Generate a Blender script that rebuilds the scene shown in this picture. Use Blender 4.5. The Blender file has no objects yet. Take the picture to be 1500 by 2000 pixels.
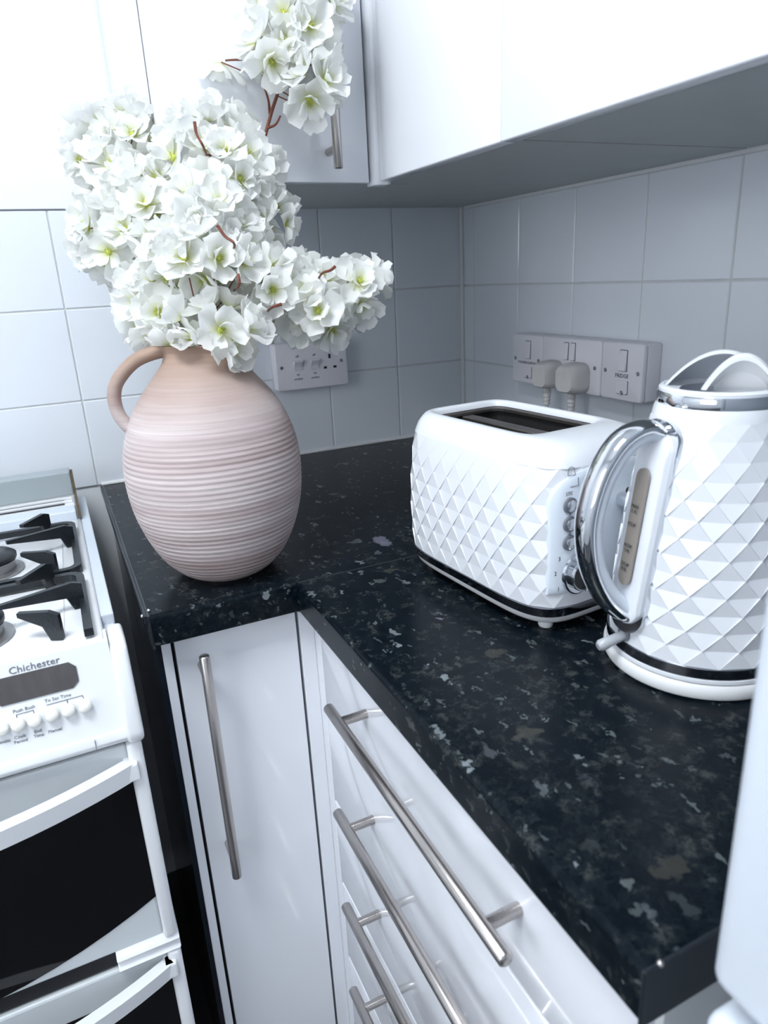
import bpy, bmesh, math, random
from mathutils import Vector, Matrix
from mathutils.bvhtree import BVHTree
random.seed(7)
PI = math.pi
SC = bpy.context.scene
COL = SC.collection

# ------------------------------------------------------------------ camera
CAM = Vector((-0.81257, -1.32222, 1.23434))
FPX = 1361.78
AX_R = Vector((0.90154, -0.42993, -0.04878))
AX_U = Vector((0.17994, 0.26999, 0.94590))
AX_F = Vector((0.39350, 0.86155, -0.32077))
cam_d = bpy.data.cameras.new('camera')
cam = bpy.data.objects.new('camera', cam_d)
COL.objects.link(cam)
cam.matrix_world = Matrix(((AX_R.x, AX_U.x, -AX_F.x, CAM.x),
                           (AX_R.y, AX_U.y, -AX_F.y, CAM.y),
                           (AX_R.z, AX_U.z, -AX_F.z, CAM.z), (0, 0, 0, 1)))
cam_d.sensor_fit = 'HORIZONTAL'
cam_d.sensor_width = 36.0
cam_d.lens = FPX / 1500.0 * 36.0
cam_d.clip_start = 0.02
cam_d.dof.use_dof = True
cam_d.dof.focus_distance = 0.86
cam_d.dof.aperture_fstop = 11.0
SC.camera = cam

# ------------------------------------------------------------------ world, lights, exposure
SC.view_settings.view_transform = 'Standard'
SC.view_settings.look = 'None'
SC.view_settings.exposure = 0.0
SC.view_settings.gamma = 1.0
SC.view_settings.use_curve_mapping = False
world = bpy.data.worlds.new('daylight'); SC.world = world
world.use_nodes = True
bg = world.node_tree.nodes['Background']
bg.inputs[0].default_value = (0.80, 0.90, 1.0, 1)
bg.inputs[1].default_value = 0.9
LD = bpy.data.lights.new('added_window_light', 'AREA')  # area light added outside the unseen window as cool fill
LD.shape = 'RECTANGLE'; LD.size = 1.15; LD.size_y = 1.05; LD.energy = 19
LD.color = (0.92, 0.95, 1.0)
LO = bpy.data.objects.new('added_window_light', LD); COL.objects.link(LO)
LO.location = (-2.36, -1.75, 1.55); LO.rotation_euler = (0, -PI/2, 0)
LAMP_STRENGTH = 27.0

# ------------------------------------------------------------------ helpers
def at(px, py, ax, v):
    d = AX_R*((px-750)/FPX) - AX_U*((py-1000)/FPX) + AX_F
    i = 'xyz'.index(ax)
    return CAM + d*((v-CAM[i])/d[i])
def at_depth(px, py, dep):
    d = AX_R*((px-750)/FPX) - AX_U*((py-1000)/FPX) + AX_F
    return CAM + d*dep
def at_plane(px, py, P, n):
    d = AX_R*((px-750)/FPX) - AX_U*((py-1000)/FPX) + AX_F
    return CAM + d*((P-CAM).dot(n)/d.dot(n))

WM = {}
I4 = Matrix.Identity(4)
def tag(o, label=None, cat=None, group=None, kind=None):
    if label: o['label'] = label
    if cat: o['category'] = cat
    if group: o['group'] = group
    if kind: o['kind'] = kind
    return o
def thing(name, label, cat, loc=(0, 0, 0), rotz=0.0, group=None):
    o = bpy.data.objects.new(name, None); COL.objects.link(o)
    o.empty_display_size = 0.02
    M = Matrix.Translation(Vector(loc)) @ Matrix.Rotation(rotz, 4, 'Z')
    o.matrix_basis = M; WM[o.name] = M
    return tag(o, label, cat, group)
def link(name, me, parent=None, M=I4):
    o = bpy.data.objects.new(name, me); COL.objects.link(o)
    if parent is not None:
        o.parent = parent
        o.matrix_basis = WM[parent.name].inverted() @ M
    else:
        o.matrix_basis = M
    WM[o.name] = M
    return o
def mesh_of(bm, name, mat, smooth=False, angle=None, recalc=True):
    if recalc: bmesh.ops.recalc_face_normals(bm, faces=bm.faces[:])
    if smooth:
        for f in bm.faces: f.smooth = True
        if angle is not None:
            for e in bm.edges:
                if len(e.link_faces) == 2 and e.calc_face_angle(0) > math.radians(angle): e.smooth = False
    me = bpy.data.meshes.new(name); bm.to_mesh(me); bm.free()
    if mat: me.materials.append(mat)
    return me
def obj(name, bm, mat, parent=None, M=I4, smooth=False, angle=40, label=None):
    o = link(name, mesh_of(bm, name, mat, smooth, angle), parent, M)
    if label: o['label'] = label
    return o
def box(x0, x1, y0, y1, z0, z1, bev=0.0, seg=2, bm=None):
    b = bmesh.new()
    vs = [b.verts.new((x, y, z)) for x in (x0, x1) for y in (y0, y1) for z in (z0, z1)]
    for f in ((0, 1, 3, 2), (4, 6, 7, 5), (0, 4, 5, 1), (2, 3, 7, 6), (0, 2, 6, 4), (1, 5, 7, 3)):
        b.faces.new([vs[i] for i in f])
    bmesh.ops.recalc_face_normals(b, faces=b.faces[:])
    if bev > 0:
        bmesh.ops.bevel(b, geom=b.edges[:], offset=bev, segments=seg, profile=0.5, affect='EDGES')
    if bm is not None: return merge(bm, b)
    return b
def merge(bm, other):
    me = bpy.data.meshes.new('t'); other.to_mesh(me); other.free()
    bm.from_mesh(me); bpy.data.meshes.remove(me); return bm
def loft(rings, closed=True, cap0=True, cap1=True, bm=None):
    b = bm or bmesh.new()
    R = [[b.verts.new(p) for p in r] for r in rings]
    n = len(R[0])
    for a, c in zip(R[:-1], R[1:]):
        for i in range(n if closed else n-1):
            j = (i+1) % n
            b.faces.new((a[i], a[j], c[j], c[i]))
    if cap0 and closed: b.faces.new(R[0])
    if cap1 and closed: b.faces.new(R[-1])
    return b
def lathe(prof, n=64, c=(0, 0, 0), cap0=True, cap1=True, bm=None):
    rings = [[(c[0]+r*math.cos(2*PI*i/n), c[1]+r*math.sin(2*PI*i/n), c[2]+z) for i in range(n)] for r, z in prof]
    return loft(rings, True, cap0, cap1, bm)
def tube(pts, r, n=12, bm=None, flat=None, up=None):
    """tube along pts; r scalar or list; flat=(a,b) gives an elliptic section with 'up' as first axis"""
    pts = [Vector(p) for p in pts]
    rings = []
    prev = None
    for i, p in enumerate(pts):
        if i == 0: t = pts[1]-p
        elif i == len(pts)-1: t = p-pts[i-1]
        else: t = (pts[i+1]-p).normalized() + (p-pts[i-1]).normalized()
        t.normalize()
        if up is not None: a = Vector(up)
        elif prev is None:
            a = Vector((0, 0, 1)) if abs(t.z) < 0.9 else Vector((1, 0, 0))
        else: a = prev
        a = (a - t*a.dot(t)).normalized(); prev = a
        bb = t.cross(a)
        ri = r[i] if isinstance(r, (list, tuple)) else r
        ra, rb = flat if flat else (1, 1)
        rings.append([p + a*(ri*ra*math.cos(2*PI*k/n)) + bb*(ri*rb*math.sin(2*PI*k/n)) for k in range(n)])
    return loft(rings, True, True, True, bm)
def sweep(pts, section, up, bm=None):
    """rectangular/any section [(a,b)] : a along up, b along t x up"""
    pts = [Vector(p) for p in pts]; rings = []
    for i, p in enumerate(pts):
        if i == 0: t = pts[1]-p
        elif i == len(pts)-1: t = p-pts[i-1]
        else: t = (pts[i+1]-p).normalized() + (p-pts[i-1]).normalized()
        t.normalize(); a = Vector(up); a = (a-t*a.dot(t)).normalized(); b2 = t.cross(a)
        rings.append([p+a*s[0]+b2*s[1] for s in section])
    return loft(rings, True, True, True, bm)
def spline(pts, n=8):
    pts = [Vector(p) for p in pts]; out = []
    P = [pts[0]*2-pts[1]] + pts + [pts[-1]*2-pts[-2]]
    for i in range(1, len(P)-2):
        for k in range(n):
            t = k/n
            out.append(0.5*((2*P[i]) + (P[i+1]-P[i-1])*t + (2*P[i-1]-5*P[i]+4*P[i+1]-P[i+2])*t*t + (3*P[i]-P[i-1]-3*P[i+1]+P[i+2])*t**3))
    out.append(pts[-1]); return out
def prism(poly, axis, a0, a1, bev=0.0, seg=2):
    """poly of 2D points in the other two axes (cyclic order), extruded along axis"""
    b = bmesh.new()
    def P(u, v, w):
        return {'x': (w, u, v), 'y': (u, w, v), 'z': (u, v, w)}[axis]
    A = [b.verts.new(P(u, v, a0)) for u, v in poly]; B = [b.verts.new(P(u, v, a1)) for u, v in poly]
    n = len(poly)
    b.faces.new(A); b.faces.new(B)
    for i in range(n): b.faces.new((A[i], A[(i+1) % n], B[(i+1) % n], B[i]))
    bmesh.ops.recalc_face_normals(b, faces=b.faces[:])
    if bev > 0:
        es = [e for e in b.edges if len(e.link_faces) == 2 and e.calc_face_angle(0) > 0.6]
        bmesh.ops.bevel(b, geom=es, offset=bev, segments=seg, profile=0.5, affect='EDGES')
    return b
def rrect(w, h, r, n=5, cx=0, cy=0):
    out = []
    for (sx, sy, a0) in ((1, 1, 0), (-1, 1, PI/2), (-1, -1, PI), (1, -1, 1.5*PI)):
        for k in range(n+1):
            a = a0+PI/2*k/n
            out.append((cx+sx*(w/2-r)+r*math.cos(a), cy+sy*(h/2-r)+r*math.sin(a)))
    return out
def text_part(s, size, mat, parent, org, right, up, name='lettering', align='CENTER', depth=0.00025, sx=1.0):
    cu = bpy.data.curves.new('t', 'FONT'); cu.body = s; cu.size = size; cu.align_x = align; cu.align_y = 'CENTER'
    cu.extrude = depth; cu.resolution_u = 2
    to = bpy.data.objects.new('t', cu); COL.objects.link(to)
    dg = bpy.context.evaluated_depsgraph_get()
    me = bpy.data.meshes.new_from_object(to.evaluated_get(dg))
    bpy.data.objects.remove(to); bpy.data.curves.remove(cu)
    me.materials.clear(); me.materials.append(mat); me.name = name
    r = Vector(right).normalized(); u = Vector(up).normalized(); n = r.cross(u)
    M = Matrix(((r.x*sx, u.x, n.x, org[0]), (r.y*sx, u.y, n.y, org[1]), (r.z*sx, u.z, n.z, org[2]), (0, 0, 0, 1)))
    return link(name, me, parent, M)

# ------------------------------------------------------------------ materials
def P(name, col, rough=0.5, metal=0.0, coat=0.0, var=0.0, vscale=30.0, bump=0.0, bscale=200.0, spec=0.5, stretch=None, emit=None, rvar=0.0):
    m = bpy.data.materials.new(name); m.use_nodes = True
    nt = m.node_tree; b = nt.nodes['Principled BSDF']
    b.inputs['Base Color'].default_value = (*col, 1)
    b.inputs['Roughness'].default_value = rough
    b.inputs['Metallic'].default_value = metal
    b.inputs['Coat Weight'].default_value = coat
    b.inputs['Coat Roughness'].default_value = 0.05
    b.inputs['Specular IOR Level'].default_value = spec
    tc = nt.nodes.new('ShaderNodeTexCoord'); mp = nt.nodes.new('ShaderNodeMapping')
    nt.links.new(tc.outputs['Object'], mp.inputs[0])
    if stretch: mp.inputs['Scale'].default_value = stretch
    no = nt.nodes.new('ShaderNodeTexNoise'); no.inputs['Scale'].default_value = vscale; no.inputs['Detail'].default_value = 4
    nt.links.new(mp.outputs[0], no.inputs['Vector'])
    if var > 0:
        mx = nt.nodes.new('ShaderNodeMix'); mx.data_type = 'RGBA'
        mx.inputs['A'].default_value = (*[c*(1-var) for c in col], 1)
        mx.inputs['B'].default_value = (*[min(1, c*(1+var)) for c in col], 1)
        nt.links.new(no.outputs['Fac'], mx.inputs['Factor']); nt.links.new(mx.outputs['Result'], b.inputs['Base Color'])
    if rvar > 0:
        mr = nt.nodes.new('ShaderNodeMapRange')
        mr.inputs['To Min'].default_value = max(0, rough-rvar); mr.inputs['To Max'].default_value = rough+rvar
        nt.links.new(no.outputs['Fac'], mr.inputs[0]); nt.links.new(mr.outputs[0], b.inputs['Roughness'])
    if bump > 0:
        n2 = nt.nodes.new('ShaderNodeTexNoise'); n2.inputs['Scale'].default_value = bscale
        nt.links.new(mp.outputs[0], n2.inputs['Vector'])
        bp = nt.nodes.new('ShaderNodeBump'); bp.inputs['Strength'].default_value = bump; bp.inputs['Distance'].default_value = 0.002
        nt.links.new(n2.outputs['Fac'], bp.inputs['Height']); nt.links.new(bp.outputs[0], b.inputs['Normal'])
    if emit:
        b.inputs['Emission Color'].default_value = (*emit[0], 1); b.inputs['Emission Strength'].default_value = emit[1]
    return m
M_ = {}
M_['paint'] = P('white_wall_paint', (.83, .85, .88), .6, var=.02, bump=.1, bscale=60)
M_['ceil'] = P('ceiling_paint', (.82, .84, .86), .8, var=.02)
M_['grout'] = P('grout', (.62, .63, .63), .8, var=.12, vscale=60)
M_['tile'] = P('glazed_tile', (.79, .83, .885), .12, var=.025, vscale=5, bump=.06, bscale=25)
M_['caulk'] = P('white_sealant', (.78, .79, .79), .45, var=.05, vscale=90)
M_['floor'] = P('dark_vinyl_floor', (.07, .07, .075), .4, var=.3, vscale=8)
M_['gloss'] = P('white_gloss_door', (.85, .87, .92), .10, coat=.3, var=.01, vscale=3)
M_['carcass'] = P('white_melamine', (.70, .72, .73), .45, var=.03, vscale=12)
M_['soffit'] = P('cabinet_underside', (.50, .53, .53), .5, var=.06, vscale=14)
M_['steel'] = P('brushed_steel', (.50, .47, .45), .30, 1.0, var=.03, vscale=900, stretch=(1, 1, .02), rvar=.02)
M_['steel_y'] = P('brushed_steel_bar', (.50, .47, .45), .28, 1.0, var=.03, vscale=900, stretch=(1, .02, 1), rvar=.02)
M_['chrome'] = P('polished_chrome', (.72, .74, .77), .06, 1.0, rvar=.02)
M_['dark_chrome'] = P('dark_chrome_band', (.32, .33, .36), .10, 1.0, rvar=.03)
M_['blackpanel'] = P('black_gloss_panel', (.006, .011, .018), .15, var=.2, vscale=20, spec=.3)
M_['blackedge'] = P('black_edge_strip', (.012, .016, .022), .28, var=.2, vscale=50)
M_['plastic'] = P('white_appliance_plastic', (.74, .765, .81), .25, coat=.15, var=.01)
M_['plastic_base'] = P('white_base_plastic', (.78, .79, .80), .35, var=.02)
M_['ctrl'] = P('pale_blue_white_plastic', (.68, .74, .82), .35, var=.02)
M_['socket'] = P('socket_plastic', (.82, .81, .86), .28, var=.02, vscale=40)
M_['plug'] = P('aged_plug_plastic', (.62, .61, .60), .45, var=.10, vscale=60)
M_['black'] = P('black_print', (.012, .012, .015), .5, var=.1)
M_['greyprint'] = P('grey_print', (.16, .17, .20), .5, var=.1)
M_['iron'] = P('black_enamel_iron', (.010, .014, .018), .35, var=.3, vscale=80, bump=.15, bscale=300)
M_['enamel'] = P('white_enamel', (.79, .81, .835), .15, coat=.3, var=.02, vscale=6)
M_['cream_enamel'] = P('grey_white_enamel', (.62, .66, .68), .30, var=.03, vscale=10)
M_['slab'] = P('grey_metal_lid', (.36, .41, .43), .30, var=.05, vscale=10)
M_['rust'] = P('rusted_edge', (.10, .07, .04), .8, var=.7, vscale=160, bump=.4)
M_['ovenglass'] = P('black_oven_glass', (.003, .003, .004), .05, var=.1, spec=.35)
M_['display'] = P('brown_display_glass', (.075, .07, .072), .18, var=.35, vscale=30, stretch=(3, 1, .3))
M_['burner'] = P('burner_aluminium', (.42, .42, .42), .5, 1.0, var=.2, vscale=90)
M_['button'] = P('cream_button', (.86, .85, .80), .3, var=.01)
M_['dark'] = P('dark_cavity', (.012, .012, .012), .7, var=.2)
M_['slotmetal'] = P('toaster_inner_metal', (.20, .18, .17), .35, .9, var=.2, vscale=60)
M_['water'] = P('smoky_water_window', (.30, .27, .24), .15, var=.08, vscale=10, coat=.3)
M_['clear'] = P('frosted_switch', (.40, .42, .45), .25, var=.05)
M_['stem'] = P('brown_stem', (.16, .045, .025), .6, var=.35, vscale=120, bump=.4)
M_['heart'] = P('green_flower_heart', (.55, .60, .12), .6, var=.2, vscale=200)
M_['fridge'] = P('white_fridge_enamel', (.66, .71, .78), .35, var=.01, bump=.04, bscale=500)
M_['lampglass'] = P('lamp_diffuser', (.9, .9, .9), .5, emit=((.90, .955, 1.0), LAMP_STRENGTH))
M_['frame'] = P('white_upvc', (.8, .8, .8), .3, var=.01)

def worktop_material():
    m = bpy.data.materials.new('speckled_black_laminate'); m.use_nodes = True
    nt = m.node_tree; b = nt.nodes['Principled BSDF']; N = nt.nodes.new; L = nt.links.new
    tc = N('ShaderNodeTexCoord')
    warp = N('ShaderNodeTexNoise'); warp.inputs['Scale'].default_value = 130; warp.inputs['Detail'].default_value = 3
    L(tc.outputs['Object'], warp.inputs['Vector'])
    sub = N('ShaderNodeVectorMath'); sub.operation = 'SUBTRACT'; sub.inputs[1].default_value = (.5, .5, .5)
    L(warp.outputs['Color'], sub.inputs[0])
    sca = N('ShaderNodeVectorMath'); sca.operation = 'SCALE'; sca.inputs['Scale'].default_value = .016
    L(sub.outputs[0], sca.inputs[0])
    add = N('ShaderNodeVectorMath'); add.operation = 'ADD'
    L(tc.outputs['Object'], add.inputs[0]); L(sca.outputs[0], add.inputs[1])
    base = N('ShaderNodeTexNoise'); base.inputs['Scale'].default_value = 75; base.inputs['Detail'].default_value = 8; base.inputs['Roughness'].default_value = .7
    L(add.outputs[0], base.inputs['Vector'])
    ramp = N('ShaderNodeValToRGB')
    ramp.color_ramp.elements[0].position = .44; ramp.color_ramp.elements[0].color = (.0014, .0040, .0075, 1)
    ramp.color_ramp.elements[1].position = .67; ramp.color_ramp.elements[1].color = (.040, .045, .044, 1)
    e = ramp.color_ramp.elements.new(.555); e.color = (.0060, .0100, .0135, 1)
    L(base.outputs['Fac'], ramp.inputs[0])
    last = ramp.outputs[0]
    for scale, thr, size, col, stretch in ((24, .945, .32, (.22, .22, .29), (1, .5, 1)), (46, .93, .34, (.085, .10, .10), (.8, 1, 1)),
                                           (95, .925, .42, (.17, .195, .21), (1, .4, 1)), (190, .89, .44, (.085, .105, .11), (1, .4, 1)),
                                           (36, .90, .32, (.060, .060, .050), (.6, 1, 1))):
        mp = N('ShaderNodeMapping'); mp.inputs['Scale'].default_value = stretch; mp.inputs['Location'].default_value = (scale*.137, scale*.071, 0)
        L(add.outputs[0], mp.inputs[0])
        v = N('ShaderNodeTexVoronoi'); v.inputs['Scale'].default_value = scale
        L(mp.outputs[0], v.inputs['Vector'])
        sep = N('ShaderNodeSeparateColor'); L(v.outputs['Color'], sep.inputs[0])
        gt = N('ShaderNodeMath'); gt.operation = 'GREATER_THAN'; gt.inputs[1].default_value = thr; L(sep.outputs[0], gt.inputs[0])
        mr = N('ShaderNodeMapRange'); mr.inputs['From Min'].default_value = size*.95; mr.inputs['From Max'].default_value = size*.75
        mr.inputs['To Min'].default_value = 0; mr.inputs['To Max'].default_value = 1; mr.clamp = True
        L(v.outputs['Distance'], mr.inputs[0])
        mu = N('ShaderNodeMath'); mu.operation = 'MULTIPLY'; L(gt.outputs[0], mu.inputs[0]); L(mr.outputs[0], mu.inputs[1])
        mu2 = N('ShaderNodeMath'); mu2.operation = 'MULTIPLY'; L(mu.outputs[0], mu2.inputs[0]); L(sep.outputs[1], mu2.inputs[1])
        mx = N('ShaderNodeMix'); mx.data_type = 'RGBA'; mx.inputs['B'].default_value = (*col, 1)
        L(mu2.outputs[0], mx.inputs['Factor']); L(last, mx.inputs['A']); last = mx.outputs['Result']
    L(last, b.inputs['Base Color'])
    b.inputs['Roughness'].default_value = .26; b.inputs['Specular IOR Level'].default_value = .12
    bp = N('ShaderNodeBump'); bp.inputs['Strength'].default_value = .05; bp.inputs['Distance'].default_value = .001
    L(base.outputs['Fac'], bp.inputs['Height']); L(bp.outputs[0], b.inputs['Normal'])
    return m
M_['worktop'] = worktop_material()

def vase_material():
    m = bpy.data.materials.new('ribbed_pink_clay'); m.use_nodes = True
    nt = m.node_tree; b = nt.nodes['Principled BSDF']; N = nt.nodes.new; L = nt.links.new
    tc = N('ShaderNodeTexCoord'); mp = N('ShaderNodeMapping'); mp.inputs['Scale'].default_value = (1.2, 1.2, 14)
    L(tc.outputs['Object'], mp.inputs[0])
    n1 = N('ShaderNodeTexNoise'); n1.inputs['Scale'].default_value = 3.0; n1.inputs['Detail'].default_value = 5
    L(mp.outputs[0], n1.inputs['Vector'])
    r = N('ShaderNodeValToRGB')
    r.color_ramp.elements[0].position = .34; r.color_ramp.elements[0].color = (.45, .355, .34, 1)
    r.color_ramp.elements[1].position = .64; r.color_ramp.elements[1].color = (.68, .60, .59, 1)
    e = r.color_ramp.elements.new(.5); e.color = (.58, .485, .48, 1)
    L(n1.outputs['Fac'], r.inputs[0])
    mp2 = N('ShaderNodeMapping'); mp2.inputs['Scale'].default_value = (2, 2, 160); L(tc.outputs['Object'], mp2.inputs[0])
    n2 = N('ShaderNodeTexNoise'); n2.inputs['Scale'].default_value = 3; L(mp2.outputs[0], n2.inputs['Vector'])
    mx = N('ShaderNodeMix'); mx.data_type = 'RGBA'; mx.blend_type = 'MULTIPLY'; mx.inputs['Factor'].default_value = .30
    L(r.outputs[0], mx.inputs['A']); L(n2.outputs['Fac'], mx.inputs['B'])
    # unpainted browner clay around the neck
    sp = N('ShaderNodeSeparateXYZ'); L(tc.outputs['Object'], sp.inputs[0])
    mr = N('ShaderNodeMapRange'); mr.inputs['From Min'].default_value = .185; mr.inputs['From Max'].default_value = .262; L(sp.outputs['Z'], mr.inputs[0])
    mx2 = N('ShaderNodeMix'); mx2.data_type = 'RGBA'; mx2.inputs['B'].default_value = (.34, .235, .18, 1)
    L(mr.outputs[0], mx2.inputs['Factor']); L(mx.outputs['Result'], mx2.inputs['A'])
    L(mx2.outputs['Result'], b.inputs['Base Color'])
    b.inputs['Roughness'].default_value = .55; b.inputs['Specular IOR Level'].default_value = .3
    bp = N('ShaderNodeBump'); bp.inputs['Strength'].default_value = .25; bp.inputs['Distance'].default_value = .001
    L(n2.outputs['Fac'], bp.inputs['Height']); L(bp.outputs[0], b.inputs['Normal'])
    return m
M_['vase'] = vase_material()

def petal_material():
    m = bpy.data.materials.new('white_silk_petal'); m.use_nodes = True
    nt = m.node_tree; b = nt.nodes['Principled BSDF']; N = nt.nodes.new; L = nt.links.new
    tc = N('ShaderNodeTexCoord'); sp = N('ShaderNodeSeparateXYZ'); L(tc.outputs['Object'], sp.inputs[0])
    r = N('ShaderNodeValToRGB')
    r.color_ramp.elements[0].position = .0; r.color_ramp.elements[0].color = (.66, .68, .28, 1)
    r.color_ramp.elements[1].position = .42; r.color_ramp.elements[1].color = (.95, .955, .94, 1)
    e = r.color_ramp.elements.new(.18); e.color = (.84, .86, .66, 1)
    mr = N('ShaderNodeMapRange'); mr.inputs['From Min'].default_value = 0; mr.inputs['From Max'].default_value = .026
    L(sp.outputs['Y'], mr.inputs[0]); L(mr.outputs[0], r.inputs[0])
    mp = N('ShaderNodeMapping'); mp.inputs['Scale'].default_value = (500, 60, 60); L(tc.outputs['Object'], mp.inputs[0])
    n = N('ShaderNodeTexNoise'); n.inputs['Scale'].default_value = 1.0; L(mp.outputs[0], n.inputs['Vector'])
    bp = N('ShaderNodeBump'); bp.inputs['Strength'].default_value = .2; bp.inputs['Distance'].default_value = .001
    L(n.outputs['Fac'], bp.inputs['Height'])
    L(r.outputs[0], b.inputs['Base Color']); L(bp.outputs[0], b.inputs['Normal'])
    b.inputs['Roughness'].default_value = .7; b.inputs['Specular IOR Level'].default_value = .15
    tr = N('ShaderNodeBsdfTranslucent'); L(r.outputs[0], tr.inputs['Color'])
    ms = N('ShaderNodeMixShader'); ms.inputs[0].default_value = .48
    L(b.outputs[0], ms.inputs[1]); L(tr.outputs[0], ms.inputs[2])
    L(ms.outputs[0], nt.nodes['Material Output'].inputs['Surface'])
    return m
M_['petal'] = petal_material()

# ------------------------------------------------------------------ room shell
def struct(name, bm, mat, parent=None, label=None, **k):
    o = obj(name, bm, mat, parent, **k)
    if parent is None: o['kind'] = 'structure'
    if label: o['label'] = label
    return o
XL, YF, ZC = -2.30, -3.00, 2.40
struct('floor', box(XL-.1, .1, YF-.1, .1, -.05, 0), M_['floor'], label='dark vinyl kitchen floor')
struct('ceiling', box(XL-.1, .1, YF-.1, .1, ZC, ZC+.05), M_['ceil'], label='white ceiling')
wall_back = struct('wall_back', box(XL, .1, .004, .1, 0, ZC), M_['paint'], label='white painted wall behind cooker with three rows of tiles')
wall_right = struct('wall_right', box(.004, .1, YF, .004, 0, ZC), M_['paint'], label='white wall with grey-lit square tiles above the worktop')
struct('wall_front', box(XL, .1, YF-.1, YF, 0, ZC), M_['paint'], label='white wall opposite the cooker')
wy0, wy1, wz0, wz1 = -2.35, -1.15, 1.0, 2.1  # unseen window opening, added to let light in and feed reflections
b = box(XL-.1, XL, YF, wy0, 0, ZC); box(XL-.1, XL, wy1, .1, 0, ZC, bm=b); box(XL-.1, XL, wy0, wy1, 0, wz0, bm=b); box(XL-.1, XL, wy0, wy1, wz1, ZC, bm=b)
struct('wall_left', b, M_['paint'], label='white wall with the kitchen window')
b = bmesh.new()
for (a0, a1, c0, c1) in ((wy0, wy0+.05, wz0, wz1), (wy1-.05, wy1, wz0, wz1), (wy0, wy1, wz0, wz0+.05), (wy0, wy1, wz1-.05, wz1), (-1.77, -1.73, wz0, wz1)):
    box(XL-.05, XL-.01, a0, a1, c0, c1, bm=b)
win = struct('added_window_1', b, M_['frame'], label='white framed kitchen window')

# tiles ------------------------------------------------------------
S, Z1, XT, YT = 0.1535, 1.2068, -0.1594, -0.0432
rows = [Z1-2*S, Z1-S, Z1]
G = 0.0022
tile_cache = {}
def tile_mesh(w, h, back):
    k = (round(w, 4), round(h, 4), back)
    if k not in tile_cache:
        if back: bm = box(-w/2, w/2, 0, .0055, -h/2, h/2, .0012, 1)
        else: bm = box(0, .0055, -w/2, w/2, -h/2, h/2, .0012, 1)
        tile_cache[k] = mesh_of(bm, 'tile', M_['tile'], True, 30)
    return tile_cache[k]
xs = [(XT, -.003)] + [(XT-(i+1)*S, XT-i*S) for i in range(13)]
for (x0, x1) in xs:
    for z in rows:
        link('tile', tile_mesh(x1-x0-G, S-G, True), wall_back, Matrix.Translation(((x0+x1)/2, 0, z+S/2)))
ys = [(YT, -.003)] + [(YT-(i+1)*S, YT-i*S) for i in range(9)]
for (y0, y1) in ys:
    for z in rows:
        link('tile', tile_mesh(y1-y0-G, S-G, False), wall_right, Matrix.Translation((0, (y0+y1)/2, z+S/2)))
struct('grout_bed', box(xs[-1][0], 0, .0018, .0042, rows[0], rows[2]+S), M_['grout'], wall_back, label='pale grout between the tiles')
struct('grout_bed', box(.0018, .0042, ys[-1][0], 0, rows[0], rows[2]+S), M_['grout'], wall_right, label='pale grout between the tiles')
struct('top_shadow_strip', box(xs[-1][0], -.6475, -.0006, .0042, rows[2]+S-.0008, rows[2]+S+.0012), M_['greyprint'], wall_back, label='dark joint along the top of the tiles')  # dark grey strip stands in for the shadow along the tile tops
# sealant beads
cz = rows[2]+S
tag(struct('trim_1', tube([(-.003, -.003, .9), (-.003, -.003, cz)], .004, 8), M_['caulk'], smooth=True), 'white sealant bead in the corner between the tiled walls')
tag(struct('trim_2', tube([(-.768, -.001, .9015), (-.002, -.001, .9015)], .004, 8), M_['caulk'], smooth=True), 'white sealant bead where worktop meets cooker wall')
tag(struct('trim_3', tube([(-.001, -1.142, .9015), (-.001, -.002, .9015)], .004, 8), M_['caulk'], smooth=True), 'white sealant bead where worktop meets socket wall')
tag(struct('trim_4', tube([(-.003, -1.2, cz-.004), (-.003, -.30, cz-.0035), (-.002, -.02, cz-.003)], .0045, 8), M_['caulk'], smooth=True), 'uneven sealant bead under the wall cupboards')

# ------------------------------------------------------------------ worktops
XW = -.768; YR = -1.142; ZT = .9; TH = .038
def nose(sign, edge, back):
    """profile (u,z): rounded front top edge at u=edge, back at u=back"""
    r = .005; pts = [(back, ZT-TH), (back, ZT)]
    d = 1 if back > edge else -1
    for k in range(7):
        a = PI/2*k/6
        pts.append((edge+d*(r-r*math.sin(a)), ZT-r+r*math.cos(a)))
    r2 = .004
    for k in range(4):
        a = PI/2*k/3
        pts.append((edge+d*(r2-r2*math.cos(a)), ZT-TH+r2-r2*math.sin(a)))
    return pts
wt = thing('worktop', 'short black speckled worktop under the pink vase, beside the cooker', 'worktop', ((XW)/2, -.3, ZT-TH))
obj('top', prism(nose(1, -.6, -.002), 'x', XW+.0035, -.6, 0), M_['worktop'], wt)
obj('corner_top', box(-.6, -.002, -.5992, -.002, ZT-TH, ZT), M_['worktop'], wt)
et = obj('edge_strip', box(XW, XW+.0035, -.6, -.002, ZT-TH-.002, ZT+.0012, .0008, 1), M_['blackedge'], wt, label='black metal end strip')
obj('end_rail', box(XW-.003, XW+.001, -.592, -.004, ZT-.012, ZT-.001, .001, 1), M_['blackedge'], wt)
for k, (dx, dz) in enumerate(((-.0035, -.004), (.004, .0008))):
    s = bmesh.new(); bmesh.ops.create_icosphere(s, subdivisions=2, radius=.0022, matrix=Matrix.Translation((XW+dx, -.585, ZT+dz)))
    obj('screw', s, M_['chrome'], et, smooth=True)
wt2 = thing('worktop', 'long black speckled worktop carrying the white toaster and kettle', 'worktop', (-.3, -.87, ZT-TH))
obj('top', prism([(u, z) for u, z in nose(1, -.6, -.002)], 'y', YR+.002, -.6002, 0), M_['worktop'], wt2)
e2 = obj('edge_strip', box(-.601, -.002, YR, YR+.0025, ZT-TH-.001, ZT+.0006, .0008, 1), M_['blackedge'], wt2, label='dark end strip')
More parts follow.
